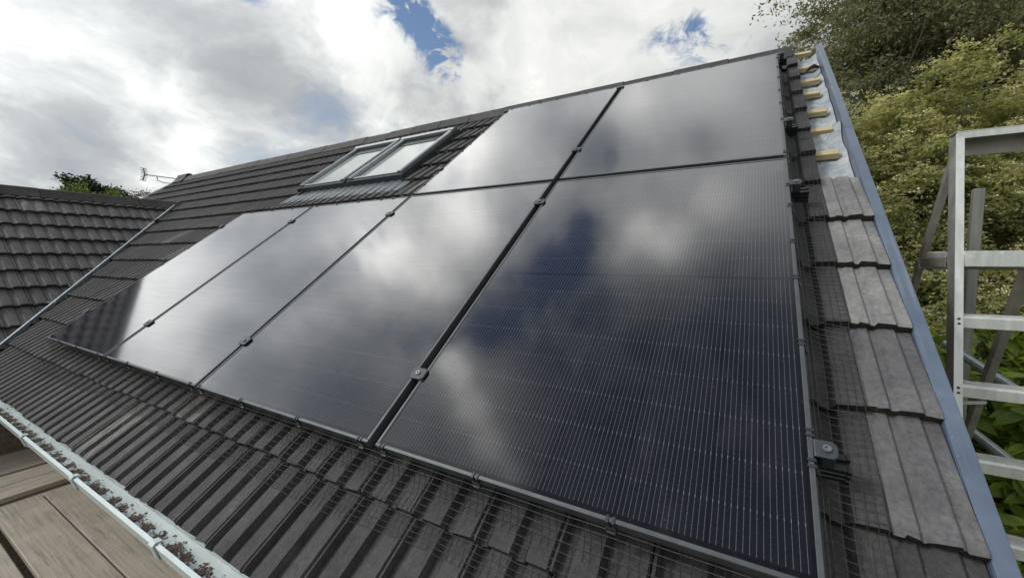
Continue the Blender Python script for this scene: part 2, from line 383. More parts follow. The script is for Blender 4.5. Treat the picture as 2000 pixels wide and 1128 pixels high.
M_leaf_big = leaf_mat("broad_leaf", [(0, (0.08, 0.135, 0.022)), (.4, (0.18, 0.265, 0.04)), (.8, (0.30, 0.38, 0.07)), (1, (0.40, 0.45, 0.13))], .42, .36)
M_leaf_oak = leaf_mat("far_dark_leaf", [(0, (0.012, 0.026, 0.012)), (.6, (0.03, 0.05, 0.02)), (1, (0.05, 0.075, 0.03))], .2)
M_leaf_far = leaf_mat("far_light_leaf", [(0, (0.075, 0.115, 0.03)), (.6, (0.14, 0.19, 0.055)), (1, (0.21, 0.26, 0.09))], .3)
M_leaf_ced = leaf_mat("conifer_needle", [(0, (0.05, 0.055, 0.03)), (.6, (0.10, 0.095, 0.05)), (1, (0.15, 0.135, 0.075))], .2)

def f_glass(t, b):
    """solar glass: near-black cells with fine bright wires behind textured glass"""
    o = t.xyz(objc(t)); u, v = o[0], o[1]
    def near(x, period, half, off=0.0):      # 1 within `half` of a multiple of period
        f = t.math('FRACT', t.math('DIVIDE', t.math('ADD', x, off), period))
        dd = t.math('MULTIPLY', t.math('SUBTRACT', .5, t.math('ABSOLUTE', t.math('SUBTRACT', f, .5))), period)
        return t.math('LESS_THAN', dd, half)
    cell = 0.187
    uu = t.math('SUBTRACT', u, 0.006)
    wire = near(uu, cell/16, .00045, cell/32)
    rowb = near(v, 0.1094, .0042)
    pads = t.math('MULTIPLY', near(v, 0.0136, .0007), near(uu, cell/16, .0007, cell/32))
    rowp = t.math('MULTIPLY', t.math('MULTIPLY', rowb, near(v, 0.0036, .0008)), near(uu, cell/16, .0008, cell/32))
    gap = near(uu, cell, .0022)
    mid = t.math('LESS_THAN', t.math('ABSOLUTE', t.math('SUBTRACT', v, .875)), .0055)
    ed = t.math('MAXIMUM', t.math('LESS_THAN', u, .018), t.math('GREATER_THAN', u, 1.116))
    ed = t.math('MAXIMUM', ed, t.math('MAXIMUM', t.math('LESS_THAN', v, .022), t.math('GREATER_THAN', v, 1.728)))
    off = t.math('MAXIMUM', t.math('MAXIMUM', gap, mid), ed)
    n = t.noise(objc(t), 5.0, 4, .6); n2 = t.noise(t.vmath('MULTIPLY', objc(t), (1.5, 40, 1)), 1.0, 4, .6)
    c = t.mix(n, (0.0055, 0.0068, 0.0115), (0.0080, 0.0088, 0.0140))
    c = t.mix(off, c, (0.0040, 0.0045, 0.0065))
    non = t.math('SUBTRACT', 1.0, off)
    c = t.mix(t.math('MULTIPLY', wire, non), c, (0.095, 0.10, 0.108))
    c = t.mix(t.math('MULTIPLY', t.math('MAXIMUM', t.math('MULTIPLY', pads, .35), rowp), non), c, (0.20, 0.21, 0.22))
    dust = t.noise(objc(t), 160, 2, .5)
    film = t.noise(t.vmath('MULTIPLY', objc(t), (3.0, 1.2, 1)), 2.2, 7, .7)
    c = t.mix(t.mr(film, .52, .8, 0, .06), c, (0.30, 0.29, 0.27))
    c = t.mix(t.mr(dust, .72, .78, 0, .5), c, (0.14, 0.14, 0.14))
    put(b, t, col=c, rough=.6, spec=0.0)
    # textured anti-glare glass: weak mirror face-on, strong at grazing angles
    lw = t.new('ShaderNodeLayerWeight'); lw.inputs[0].default_value = .5
    cosv = t.math('SUBTRACT', 1.0, lw.outputs['Facing'])
    F = t.math('ADD', .016, t.math('MULTIPLY', .98, t.math('POWER', t.math('SUBTRACT', 1.0, cosv), 2.75)))
    F = t.math('MULTIPLY', F, t.mr(n2, .3, .7, .96, 1.03))
    gl_ = t.new('ShaderNodeBsdfGlossy'); t.put(gl_.inputs['Roughness'], .068); gl_.inputs[0].default_value = (.97, .97, 1, 1)
    mx = t.new('ShaderNodeMixShader'); t.l.new(F, mx.inputs[0]); t.l.new(b.outputs[0], mx.inputs[1]); t.l.new(gl_.outputs[0], mx.inputs[2])
    t.l.new(mx.outputs[0], t.n['Material Output'].inputs[0])
M_glass = mat("solar_glass", f_glass)

# ------------------------------------------------------------------ ground
g = MB(); g.grid([[(x, y, GROUND_Z) for y in np.linspace(-900, 900, 7)] for x in np.linspace(-900, 900, 7)])
tag(g.obj("ground", M_lawn), "grass ground round the house", kind="structure")

# ------------------------------------------------------------------ house
house = empty("house", (-4.0, 3.2, GROUND_Z))
tag(house, "tiled house with solar panels on its roof and a lower wing", "house")
UL, URV = -9.47, 1.409
YR, ZR = RIDGE.y, RIDGE.z
def back(v, w):                     # same roof point mirrored over the ridge
    q = RW(0, v, w); return (2*YR - q.y, q.z)
f0, f1 = RW(0, -.36, -.20), RW(0, -.33, -.30); r0, r1 = RW(0, VR, -.205), RW(0, VR, -.33)
poly = [(f0.y, f0.z), (YR, ZR - .075/cT), back(-.36, -.20), back(-.33, -.30), (YR, ZR - .21/cT), (f1.y, f1.z)]
roof = MB().prism(poly, UL + .03, URV - .002).obj("roof", M_membrane, house)
wing_poly = []
def wp(side, b, w):
    x = WX + side*((2.52 - b)*cT + (w + .13)*sT); return (x, WZ - (2.52 - b)*sT + (w + .13)*cT)
wing_poly = [wp(1, -.36, -.2), (WX, WZ - .075/cT), wp(-1, -.36, -.2), wp(-1, -.33, -.3), (WX, WZ - .21/cT), wp(1, -.33, -.3)]
wing_roof = MB().prism(wing_poly, -3.2, 2.2, 'y').obj("wing_roof", M_membrane, house)
ez = f1.z - .06
wl = MB()
wl.prism([(.15, GROUND_Z), (.15, ez), (YR, ZR - .42), (2*YR - .15, ez), (2*YR - .15, GROUND_Z)], UL + .22, URV - .16)
wl.obj("wall", M_wall, house)
wl = MB()
wl.prism([(WX - 2.06, GROUND_Z), (WX - 2.06, ez), (WX, WZ - .42), (WX + 2.06, ez), (WX + 2.06, GROUND_Z)], -3.0, .145, 'y')
wl.obj("wall", M_wall, house)
# fascia and soffit
fb = MB(); fb.box(UL, URV, -.236, -.218, -.53, -.372); fb.box(UL, URV, -.217, .149, -.532, -.52)
fb.obj("fascia", M_fascia, house)
wex = WX + 2.9*cT
fb = MB(); fb.box(wex - .03, wex - .012, -3.0, -.3, -.53, -.372); fb.box(WX + 2.061, wex - .031, -3.0, -.3, -.532, -.52)
fb.obj("fascia", M_fascia, house)

# ---- tiles
COVER, GAUGE, TLEN = 0.219, 0.305, 0.381
PROF = [(0.0, .010), (.004, .021), (.010, .021), (.018, -.003), (.039, -.003), (.050, .0215), (.112, .0225), (.123, -.002), (.146, -.003), (.158, .0215), (.214, .0225), (.2186, .015)]
PROF_VERGE = [(0.0, .0115), (.003, .0155), (.018, .0160), (.023, .0195), (.041, .0200), (.048, .0120), (.056, .0120), (.064, .0215), (.101, .0225), (.104, .0210), (.108, .0130), (.112, .0115), (.2, .0115)]
def tile_mesh(name, m_top, cut=None, length=TLEN, gauge=GAUGE, seed=0):
    rr = random.Random(seed)
    pr = PROF if cut is None else [p for p in PROF_VERGE if p[0] < cut] + [(cut, .0115)]
    lift = lambda v: .029*(1 - v/gauge)
    b = MB(); vs = []; n = len(pr); rows = (0.0, .012, length)
    for k, v in enumerate(rows):
        for (x, z) in pr:
            vs.append((x, v + (rr.uniform(-.0035, .0035) if k == 0 else 0), z - .150 + lift(v) - (.0035 if k == 0 else 0)))
    for (x, z) in pr: vs.append((x, .004, z*.92 - .150 + .0005 + rr.uniform(-.0015, .0015)))
    fs = []; ms = []
    for k in range(2):
        for i in range(n-1): fs.append((k*n+i, k*n+i+1, (k+1)*n+i+1, (k+1)*n+i)); ms.append(0)
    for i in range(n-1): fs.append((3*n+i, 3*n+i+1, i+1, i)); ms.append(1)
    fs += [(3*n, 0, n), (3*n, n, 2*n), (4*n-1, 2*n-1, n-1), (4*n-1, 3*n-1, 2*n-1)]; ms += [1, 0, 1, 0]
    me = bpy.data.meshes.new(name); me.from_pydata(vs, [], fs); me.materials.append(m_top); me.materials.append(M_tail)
    me.polygons.foreach_set('material_index', ms); me.update(); return me
TM = [tile_mesh("roof_tile", M_tile, seed=i) for i in range(5)]
TMV = [tile_mesh("roof_tile", M_tile_old if i > 3 else M_tile_verge, cut=.140, seed=20+i) for i in range(7)]
_P = PROF; PROF = [(0.0, .012), (.004, .0205), (.012, .0215), (.022, .0085), (.036, .0085), (.050, .020), (.075, .0225), (.108, .021), (.124, .009), (.145, .009), (.158, .020), (.185, .0225), (.214, .021), (.2186, .015)]
TMW = [tile_mesh("roof_tile", M_tile_wing, gauge=.28, length=.36, seed=40+i) for i in range(5)]
PROF = _P
cam_i = cam.matrix_world.inverted()
def pix_area(M, w, h):
    """rough size in the picture of a tile, zero outside the frame"""
    q = []
    for x, y in ((0, 0), (w, 0), (w, h), (0, h)):
        p = cam_i @ (M @ Vector((x, y, -.13)))
        if p.z > -.05: return 0.0, False
        q.append((512 + 405.7*p.x/-p.z, 288.5 - 405.7*p.y/-p.z))
    cx = sum(a for a, _ in q)/4; cy = sum(b_ for _, b_ in q)/4
    ar = abs(sum(q[i][0]*q[(i+1) % 4][1] - q[(i+1) % 4][0]*q[i][1] for i in range(4)))/2
    return ar, (-40 < cx < 1064 and -40 < cy < 617)
P_U = [-3.478, -2.324, -1.170, 0.0]; PW, PH = 1.134, 1.750; TOPV = 1.783
SKY_U0, SKY_U1, SKY_V0, SKY_V1 = -3.37, -1.80, 2.37, 3.42
def hidden_main(u, v):
    a, b_ = u + COVER, v + .305
    if u > P_U[0] + .28 and a < PW - .05 and v > .14 and b_ < PH - .16: return True
    if u > P_U[2] + .28 and a < PW - .05 and v > .14 and b_ < TOPV + PH - .16: return True
    if u > SKY_U0 - .02 and a < SKY_U1 + .12 and v > SKY_V0 - .24 and b_ < SKY_V1 + .12: return True
    return False
def valley_u(v): return -6.69 + (2.523 - v)*.8085
tiles = []
for k in range(14):
    v = -.42 + GAUGE*k
    for j in range(50):
        u = 1.27 - COVER*j + random.uniform(-.002, .002)
        if u < UL - .03: continue
        if j == 0:
            if k > 6: continue
            me = TMV[k]
        else:
            if v < 2.5 and u + COVER < valley_u(v + GAUGE) - .02: continue
            if hidden_main(u, v): continue
            me = random.choice(TM)
        M = ROOF @ Matrix.Translation((u, v + random.uniform(-.004, .004), random.uniform(-.0015, .0015))) @ Matrix.Rotation(random.uniform(-.006, .006), 4, 'Z')
        tiles.append((me, roof, M))
for k in range(11):
    b_ = -.46 + .28*k
    for j in range(-13, 12):
        y = -.02 + COVER*j
        if y > 2.2 or y < -2.5: continue
        yv = (2.523 - .001) * 0 + b_*cT + .02
        if y > max(0.0, (b_ + .34)*cT) + .16: continue
        M = WING @ Matrix.Translation((y, b_ + random.uniform(-.004, .004), random.uniform(-.0015, .0015))) @ Matrix.Rotation(random.uniform(-.006, .006), 4, 'Z')
        if b_ + .36 > 2.5: M = M @ Matrix.Diagonal((1, max(.3, (2.5 - b_)/.36), 1, 1))
        tiles.append((random.choice(TMW), wing_roof, M))
sized = sorted(((pix_area(M, COVER, GAUGE)[0] if pix_area(M, COVER, GAUGE)[1] else 0, i) for i, (me, p_, M) in enumerate(tiles)), reverse=True)
single = {i for _, i in sized[:298]}
rest = {roof.name: [], wing_roof.name: []}
for i, (me, p_, M) in enumerate(tiles):
    if i in single: inst("roof_tile", me, p_, M)
    else: rest[p_.name].append((me, M))
for p_, mats in ((roof, [M_tile, M_tail]), (wing_roof, [M_tile_wing, M_tail])):
    b = MB()
    for me, M in rest[p_.name]:
        k = len(b.v); b.v += [tuple(M @ q.co) for q in me.vertices]
        for pl in me.polygons: b.f.append(tuple(i + k for i in pl.vertices)); b.m.append(pl.material_index)
    tag(b.obj("roof_tile", mats, p_, recalc=False), kind="stuff")

# ---- ridge tiles
def ridge_mesh(name, length, m, drop=.165, top=.055, wide=1.0):
    half = drop*cT*wide; dz = drop*sT
    out = [(-half, -dz + .03), (-half*.55, -dz*.45 + .045), (-half*.24, top*.9), (0, top), (half*.24, top*.9), (half*.55, -dz*.45 + .045), (half, -dz + .03)]
    inn = [(p*.97, q - .016) for p, q in out]
    b = MB(); poly_ = out + inn[::-1]; n = len(poly_)
    vs = [(t_, p, q) for t_ in (0, length) for p, q in poly_]
    fs = [(i, i+n, (i+1) % n + n, (i+1) % n) for i in range(n)]
    for off in (0, n): fs += [(off+i, off+i+1, off+n-2-i, off+n-1-i) for i in range(len(out)-1)]
    b.add(vs, fs); return b.mesh(name, m, bevel=.003)
RM = ridge_mesh("ridge_tile", .447, M_ridge); RM_end = ridge_mesh("ridge_tile", .42, M_ridge, .2, .10, 1.1)
x = 1.25
while x > UL + .35:
    x -= .45
    inst("ridge_tile", RM, roof, Matrix.Translation((x, YR, ZR - .004 + random.uniform(-.004, .004))) @ Matrix.Rotation(random.uniform(-.012, .012), 4, 'X') @ Matrix.Rotation(random.uniform(-.006, .006), 4, 'Y'))
inst("ridge_tile", RM_end, roof, Matrix.Translation((UL - .06, YR, ZR + .0)))
def ridge_cap_noise(): return random.uniform(-.003, .003)
RY = Matrix.Rotation(math.pi/2, 4, 'Z')
for y in (1.805, 1.605, 1.125, .65, .175, -.30, -.775, -1.25, -1.725, -2.2):
    L = {1.805: .31, 1.605: .195}.get(y, .472)
    inst("ridge_tile", ridge_mesh("ridge_tile", L, M_ridge, .15, .06), wing_roof, Matrix.Translation((WX, y, WZ + .0 + ridge_cap_noise())) @ RY)

# ---- bare verge: membrane, battens, trim
P = []
for i in range(70):
    v = 1.55 + i*(3.93 - 1.55)/69; row = []
    for j in range(9):
        u = 1.12 + j*.289/8
        ph = ((v - 2.09) % .312)/.312
        w = -.196 - .014*math.sin(ph*math.pi) + .006*math.sin(u*31 + v*11) * math.sin(v*17)
        if 2.33 < v < 2.52 and u > 1.24:      # loose lap lifted over a batten
            w += .034*math.sin((v - 2.33)/.19*math.pi)*min(1, (u - 1.24)/.1)
        if j == 8: w += .03
        row.append((u, v, w))
    P.append(row)
MB().grid(P).obj("membrane", M_membrane, roof, ROOF, smooth=True)
bm_ = MB(); bm_.box(1.05, 1.390, -.004, .045, -.187, -.157); BAT = bm_.mesh("batten", M_batten, bevel=.0015)
for i in range(7):
    inst("batten", BAT, roof, ROOF @ Matrix.Translation((random.uniform(-.022, .006), 2.062 + .3105*i + random.uniform(-.008, .008), random.uniform(-.004, .002))) @ Matrix.Rotation(random.uniform(-.03, .03), 4, 'Z') @ Matrix.Rotation(random.uniform(-.05, .05), 4, 'X'))
cb = MB(); pts = [(1.235, 3.36), (1.27, 3.345), (1.30, 3.40), (1.33, 3.455), (1.36, 3.47), (1.392, 3.49)]
cb.tube([RW(u, v, -.135 + .012*math.sin(i*2.1)) for i, (u, v) in enumerate(pts)], .011, 6, taper=[1, 1.2, .8, 1.1, 1.3, .7])
cb.obj("cable", M_black, roof, smooth=True)
for k_ in range(2):      # two lengths butted at a joint, folded profile
    a_, b_ = ((-.46, 2.288), (2.290, VR + .04))[k_]
    tr = MB(); tr.box(1.4115, 1.4465, a_, b_, -.1255, -.1185); tr.box(1.4115, 1.4145, a_, b_, -.205, -.1260); tr.box(1.4435, 1.4465, a_, b_, -.275, -.1260)
    for ii in range(len(tr.v)):
        x_, y_, z_ = tr.v[ii]; tr.v[ii] = (x_ + (.0012 if k_ else 0), y_, z_ + (.001 if k_ else 0))
    tag(tr.obj("verge_trim", M_barge, house, ROOF, bevel=.0012), "smooth blue-grey metal strip along the right verge")
tr = MB(); tr.box(UL - .03, UL - .001, -.46, VR, -.22, -.095)
tr.obj("verge_trim", M_gutter, house, ROOF)

# ---- valley
va, vb = Vector((-6.62, 2.45)), Vector((valley_u(-.46), -.46))
def vp_(s, w, off=0):
    q = va.lerp(vb, s); return RW(q.x + off, q.y, w)
b = MB()
N_ = Vector((0, -sT, cT)); NW = Vector((sT, 0, cT)); up_ = (N_ + NW).normalized()
b.beam(vp_(0, -.088), vp_(.155, -.088), .012, .034, up_); b.beam(vp_(.165, -.092), vp_(1, -.092), .013, .034, up_)
val = b.obj("valley_trim", M_galv, house)
b = MB(); b.beam(vp_(.0, -.132, .045), vp_(1, -.132, .045), .08, .006, N_); b.obj("valley_trough", M_sky_dark, val)
b = MB(); b.beam(vp_(.152, -.09), vp_(.168, -.09), .024, .05, up_); b.obj("joint_cover", M_black, val)
for v, du in ((1.377, -.05), (1.10, -.05), (.852, -.05), (.592, -.05), (.345, -.05), (.36, .10), (1.96, -.04)):
    q = RW(valley_u(v) + du, v, -.065)
    MB().box(-.045, .035, -.008, .008, -.003, .003, Matrix.Translation(q)).obj("tile_clip", M_gutter, val)

# ---- gutter
gx0, gx1 = -4.45, 1.42
outp = [(-.243, -.352), (-.243, -.395), (-.260, -.411), (-.312, -.412), (-.338, -.393), (-.352, -.345), (-.340, -.340)]
inp = [(-.246, -.352), (-.2465, -.393), (-.262, -.408), (-.310, -.409), (-.3345, -.391), (-.347, -.349), (-.340, -.345)]
b = MB(); n = len(outp); vs = [(xx, p, q) for xx in (gx0, gx1) for p, q in outp + inp[::-1]]; nn = 2*n
b.add(vs, [(i, i+nn, (i+1) % nn + nn, (i+1) % nn) for i in range(nn)] + [(i, i+1, nn-2-i, nn-1-i) for i in range(n-1)] + [(nn+i, nn+i+1, 2*nn-2-i, 2*nn-1-i) for i in range(n-1)])
gut = b.obj("gutter", M_gutter, house)
bo = [(-.240, -.43), (-.316, -.4195), (-.3445, -.397), (-.3585, -.343), (-.349, -.333), (-.330, -.336)]
bi = [(-.240, -.415), (-.313, -.4145), (-.3405, -.3945), (-.3545, -.345), (-.348, -.3375), (-.330, -.340)]
for bx in (-3.862, -3.06, -2.258, -1.454, -.649, .155, .96):
    b = MB(); n = len(bo); vs = [(xx, p, q) for xx in (bx - .015, bx + .015) for p, q in bo + bi[::-1]]; nn = 2*n
    b.add(vs, [(i, i+nn, (i+1) % nn + nn, (i+1) % nn) for i in range(nn)] + [(i, i+1, nn-2-i, nn-1-i) for i in range(n-1)] + [(nn+i, nn+i+1, 2*nn-2-i, 2*nn-1-i) for i in range(n-1)])
    b.obj("gutter_bracket", M_gutter, gut)
# debris: small dry chips in drifts below each tile channel
ch = []
xx = -4.3
while xx < 1.3:
    xx += COVER/2
    amt = int(random.triangular(25, 230, 80))
    cx_ = xx + random.uniform(-.02, .02)
    for _ in range(amt):
        px = random.gauss(cx_, random.choice((.008, .016, .024))); py = random.gauss(-.289, .0095)
        if random.random() < .10: py = random.uniform(-.330, -.268); px = cx_ + random.uniform(-.05, .05)
        py = min(-.256, max(-.33, py))
        z = -.4085 + max(0, -.310 - py)*.75 + random.random()**2*.006 + max(0, (-.264 - py))*0 + (max(0, py + .264)*1.2)
        s_ = random.uniform(.0012, .0046)
        a = random.uniform(0, 6.28); l_ = s_*random.uniform(1, 2.6)
        d_ = np.array((math.cos(a), math.sin(a), random.uniform(-.2, .3)))*l_; e_ = np.array((-math.sin(a), math.cos(a), random.uniform(-.3, .3)))*s_
        c_ = np.array((px, py, z))
        ch.append([c_ - d_, c_ - e_, c_ + d_, c_ + e_, c_ + np.array((0, 0, s_*1.2))])
me = quads_mesh("debris", np.array(ch), 5, M_debris, [(0, 1, 4), (1, 2, 4), (2, 3, 4), (3, 0, 4)])
tag(inst("debris", me, gut), kind="stuff")

# ---- skylights
def skylight(u0, u1):
    fr = MB()
    v0, v1 = SKY_V0, SKY_V1
    fr.box(u0, u1, v0, v0 + .055, -.165, -.062); fr.box(u0, u1, v1 - .07, v1, -.165, -.050)
    fr.box(u0, u0 + .05, v0 + .0551, v1 - .0701, -.165, -.062); fr.box(u1 - .05, u1, v0 + .0551, v1 - .0701, -.165, -.062)
    o = fr.obj("skylight", M_sky_dark, house, ROOF, bevel=.004)
    pn = MB(); pn.box(u0 + .0501, u1 - .0501, v0 + .0552, v1 - .0702, -.092, -.076); pn.obj("pane", M_pane, o, ROOF)
    for a0, a1 in ((u0 + .006, u0 + .062), (u1 - .062, u1 - .006)):
        s_ = MB(); s_.prism([(a0, -.064), (a0, -.045), (a0 + .016, -.036), (a1 - .016, -.036), (a1, -.045), (a1, -.075)], v0 + .02, v1 - .075, 'y')
        s_.obj("sash_bar", M_sky_frame, o, ROOF)
    s_ = MB(); s_.prism([(v1 - .075, -.062), (v1 - .072, -.032), (v1 - .03, -.024), (v1 + .012, -.04), (v1 + .012, -.062)], u0 - .004, u1 + .004, 'x'); s_.obj("hood", M_sky_frame, o, ROOF)
    s_ = MB(); s_.box(u0 + .0505, u1 - .0505, v1 - .20, v1 - .0755, -.0755, -.070); s_.obj("hood_reflection", M_sky_dark, o, ROOF)  # dark strip laid over the pane to stand for the hood's reflection
    s_ = MB(); s_.box(u0 + .064, u1 - .064, v0 + .03, v0 + .056, -.0615, -.052); s_.obj("sill_bar", M_sky_frame, o, ROOF)
    return o
skylight(SKY_U0, SKY_U0 + .765); skylight(SKY_U1 - .765, SKY_U1)
# flashing: pleated apron over the tiles and side troughs
def tile_w(u, v):
    x_ = (u - 1.27) % COVER
    z = float(np.interp(x_, [p[0] for p in PROF], [p[1] for p in PROF])); ph = (v + .42) % GAUGE
    return z - .150 + .029*(1 - ph/GAUGE)
b = MB(); P = []
for i, v in enumerate((2.125, 2.15, 2.2, 2.25, 2.30, 2.345, 2.3695)):
    row = []
    for u in np.arange(SKY_U0 - .09, SKY_U1 + .13, .0125):
        k = min(1, i/4.5); lim = max(tile_w(u, 2.126), -.15)
        row.append((u, v, (lim + .0065)*(1 - k) + (-.118 + .004*math.sin(u*57))*k + (0 if i else -.004)))
    P.append(row)
b.grid(P)
fl = b.obj("flashing", M_lead, house, ROOF, recalc=True)
b = MB(); b.box(SKY_U1 + .0005, SKY_U1 + .012, SKY_V0 - .02, SKY_V1 + .04, -.16, -.066); b.box(SKY_U1 + .0125, SKY_U1 + .10, SKY_V0 - .02, SKY_V1 + .06, -.152, -.139)
b.box(SKY_U0 - .012, SKY_U0 - .0005, SKY_V0 - .02, SKY_V1 + .04, -.16, -.066); b.box(SKY_U0 - .06, SKY_U0 - .0125, SKY_V0 - .02, SKY_V1 + .06, -.152, -.139)
b.box(SKY_U0 + .766, SKY_U1 - .766, SKY_V0, SKY_V1, -.15, -.085)
b.box(SKY_U0, SKY_U1, SKY_V1 + .013, SKY_V1 + .1, -.15, -.095)
b.obj("flashing", M_sky_dark, house, ROOF, bevel=.002)

# ------------------------------------------------------------------ solar panels
fr = MB(); LIP = .0105
fr.box(0, PW, 0, LIP, -.032, 0); fr.box(0, PW, PH - LIP, PH, -.032, 0)
fr.box(0, LIP, LIP + .0002, PH - LIP - .0002, -.032, 0); fr.box(PW - LIP, PW, LIP + .0002, PH - LIP - .0002, -.032, 0)
FR = fr.mesh("frame", M_frame, bevel=.0011)
gl = MB(); gl.box(LIP + .0002, PW - LIP - .0002, LIP + .0003, PH - LIP - .0003, -.010, -.0022)
GL = gl.mesh("glass", M_glass)
labels = [(0, 0, "black solar panel at the lower left end of the array, nearest the roof valley"),
          (1, 0, "black solar panel below the skylights, second from the left in the lower row"),
          (2, 0, "black solar panel in the lower row, left of the widest dark gap"),
          (3, 0, "large dark blue-black solar panel nearest the camera, lower right corner of the array"),
          (2, 1, "black solar panel in the upper row, beside the skylights"),
          (3, 1, "black solar panel in the upper row, beside the bare verge battens")]
for c_, r_, lb in labels:
    M = ROOF @ Matrix.Translation((P_U[c_], TOPV if r_ else 0.0, 0))
    o = link(bpy.data.objects.new("solar_panel", None), None, M); o.empty_display_size = .1
    tag(o, lb, "solar panel", "solar panels on the roof")
    inst("frame", FR, o, M); inst("glass", GL, o, M)

# ------------------------------------------------------------------ rails and clamps
ec = MB(); ec.prism([(-.012, -.021), (.022, -.021), (.031, -.012), (.031, .012), (.022, .021), (-.012, .021)], .0012, .0085, 'z')
ec.prism([(.003, -.018), (.027, -.018), (.027, .018), (.003, .018)], -.034, .001, 'z'); EC = ec.mesh("end_clamp", M_clampg, bevel=.0025, seg=2)
mc = MB(); mc.prism([(-.032, -.014), (-.024, -.024), (.024, -.024), (.032, -.014), (.032, .014), (.024, .024), (-.024, .024), (-.032, .014)], .0012, .0085, 'z')
mc.box(-.007, .007, -.02, .02, -.034, .001); MC = mc.mesh("mid_clamp", M_clampg, bevel=.002, seg=2)
bo_ = MB()
ring = lambda r, z, n=10: [(r*math.cos(6.2832*i/n), r*math.sin(6.2832*i/n), z) for i in range(n)]
vs = ring(.0085, .0086) + ring(.0085, .0135) + ring(.0045, .0135) + ring(.0045, .0095)
bo_.add(vs, [(k*10+i, k*10+(i+1) % 10, (k+1)*10+(i+1) % 10, (k+1)*10+i) for k in range(3) for i in range(10)] + [tuple(range(39, 29, -1))]); BO = bo_.mesh("bolt", M_steel)
def rail(v, u0, u1, mids, label):
    b = MB()
    prof = [(-.02, -.0325), (-.006, -.0325), (-.006, -.042), (.006, -.042), (.006, -.0325), (.02, -.0325), (.02, -.044), (.015, -.047), (.02, -.05), (.02, -.062), (.015, -.065), (.02, -.068), (.02, -.078), (-.02, -.078), (-.02, -.068), (-.015, -.065), (-.02, -.062), (-.02, -.05), (-.015, -.047), (-.02, -.044)]
    b.prism(prof, u0, u1, 'x')
    M = ROOF @ Matrix.Translation((0, v, 0))
    o = link(bpy.data.objects.new("mounting_rail", b.mesh("mounting_rail", M_black)), None, M)
    tag(o, label, "mounting rail", "rails under the solar panels")
    c = MB(); c.prism([(p*1.12, -.055 + (q + .055)*1.1) for p, q in prof], u1 + .0005, u1 + .007, 'x'); c.obj("end_cap", M_black, o, M)
    e = inst("end_clamp", EC, o, M @ Matrix.Translation((PW + .0115, 0, 0))); inst("bolt", BO, e, M @ Matrix.Translation((PW + .0225, 0, 0)))
    Ml = M @ Matrix.Translation((u0 + .045, 0, 0)) @ Matrix.Rotation(math.pi, 4, 'Z')
    e = inst("end_clamp", EC, o, Ml); inst("bolt", BO, e, Ml @ Matrix.Translation((.011, 0, 0)))
    for m_ in mids:
        Mm = M @ Matrix.Translation((m_, 0, 0)); e = inst("mid_clamp", MC, o, Mm); inst("bolt", BO, e, Mm)
    # roof hooks carrying the rail
    for hu in np.arange(u0 + .35, u1 - .2, .9):
        h_ = MB(); h_.box(hu - .015, hu + .015, .02, .06, -.16, -.0785); h_.box(hu - .015, hu + .015, -.02, .0199, -.084, -.0785); h_.obj("roof_hook", M_steel, o, M)
rail(.28, P_U[0] - .05, 1.196, (P_U[1] - .01, P_U[2] - .01, -.018), "black rail under the lower row, end sticking out nearest the camera")
rail(1.50, P_U[0] - .05, 1.196, (P_U[1] - .01, P_U[2] - .01, -.018), "black rail under the lower row's top, end beside the last full verge tile")
rail(2.19, P_U[2] - .05, 1.192, (-.018,), "black rail low under the upper row, end beside the bare battens")
rail(3.475, P_U[2] - .05, 1.185, (-.018,), "black rail near the ridge, end by the topmost exposed tile")

# ------------------------------------------------------------------ bird netting with clips
cl = MB()      # origin: outer top edge of frame, y inwards over the frame
cl.box(-.0105, -.0035, -.0035, .013, .0004, .0030); cl.box(.0035, .0105, -.0035, .013, .0004, .0030)
cl.box(-.0105, -.0035, -.0040, -.0004, -.026, .0003); cl.box(.0035, .0105, -.0040, -.0004, -.026, .0003)
cl.box(-.0125, .0125, -.0068, -.0041, -.034, -.018); cl.box(-.010, .010, -.013, -.0069, -.034, -.030)
CL = cl.mesh("clip", M_clip, bevel=.0006)
def clip(parent, u, v, ang):
    inst("clip", CL, parent, ROOF @ Matrix.Translation((u, v, 0)) @ Matrix.Rotation(ang, 4, 'Z') @ Matrix.Rotation(random.uniform(-.08, .08), 4, 'Y'))
def wires(name, fn, a0, a1, s_prof, step, label, r=.00085, fine=4):
    """fn(a, s) -> point; s indexes the hanging profile; wires across and along"""
    b = MB(); na = int((a1 - a0)/step)
    S = np.linspace(0, 1, 13)
    jit = lambda: rng.normal(0, .0011)
    for i in range(na + 1):
        a = a0 + i*step; j0 = jit()*1.5
        b.tube([fn(a + j0 + .003*math.sin(a*9 + 4*s), s) for s in S], r, 3, False)
    for s in s_prof:
        b.tube([fn(a, min(1, max(0, s + .006*math.sin(a*5.1 + s*9) + .003*math.sin(a*23)))) for a in np.linspace(a0, a1, na*fine//2)], r, 3, False)
    o = link(bpy.data.objects.new(name, b.mesh(name, M_wire, recalc=False)), None, ROOF)
    return tag(o, label, "bird netting", "bird netting round the panels")
pb = np.array([(0, -.004, -.026), (.10, -.012, -.052), (.2, -.026, -.079), (.3, -.047, -.098), (.4, -.070, -.1055), (.55, -.104, -.1005), (.62, -.119, -.1045), (.72, -.138, -.116), (.85, -.162, -.1185), (1, -.190, -.1195)])
def net_bottom(u, s):
    v = np.interp(s, pb[:, 0], pb[:, 1]); w = np.interp(s, pb[:, 0], pb[:, 2])
    x_ = (u - 1.27) % (COVER/2)
    dip = math.exp(-((x_ - .0285)/.015)**2)*min(1, max(0, (s - .25)*3))
    edge = .012*math.sin(u*2.3) + .006*math.sin(u*7.7)
    return Vector((u, v + edge*s*s, w - dip*.008 + .002*math.sin(u*13)*s + .0012))
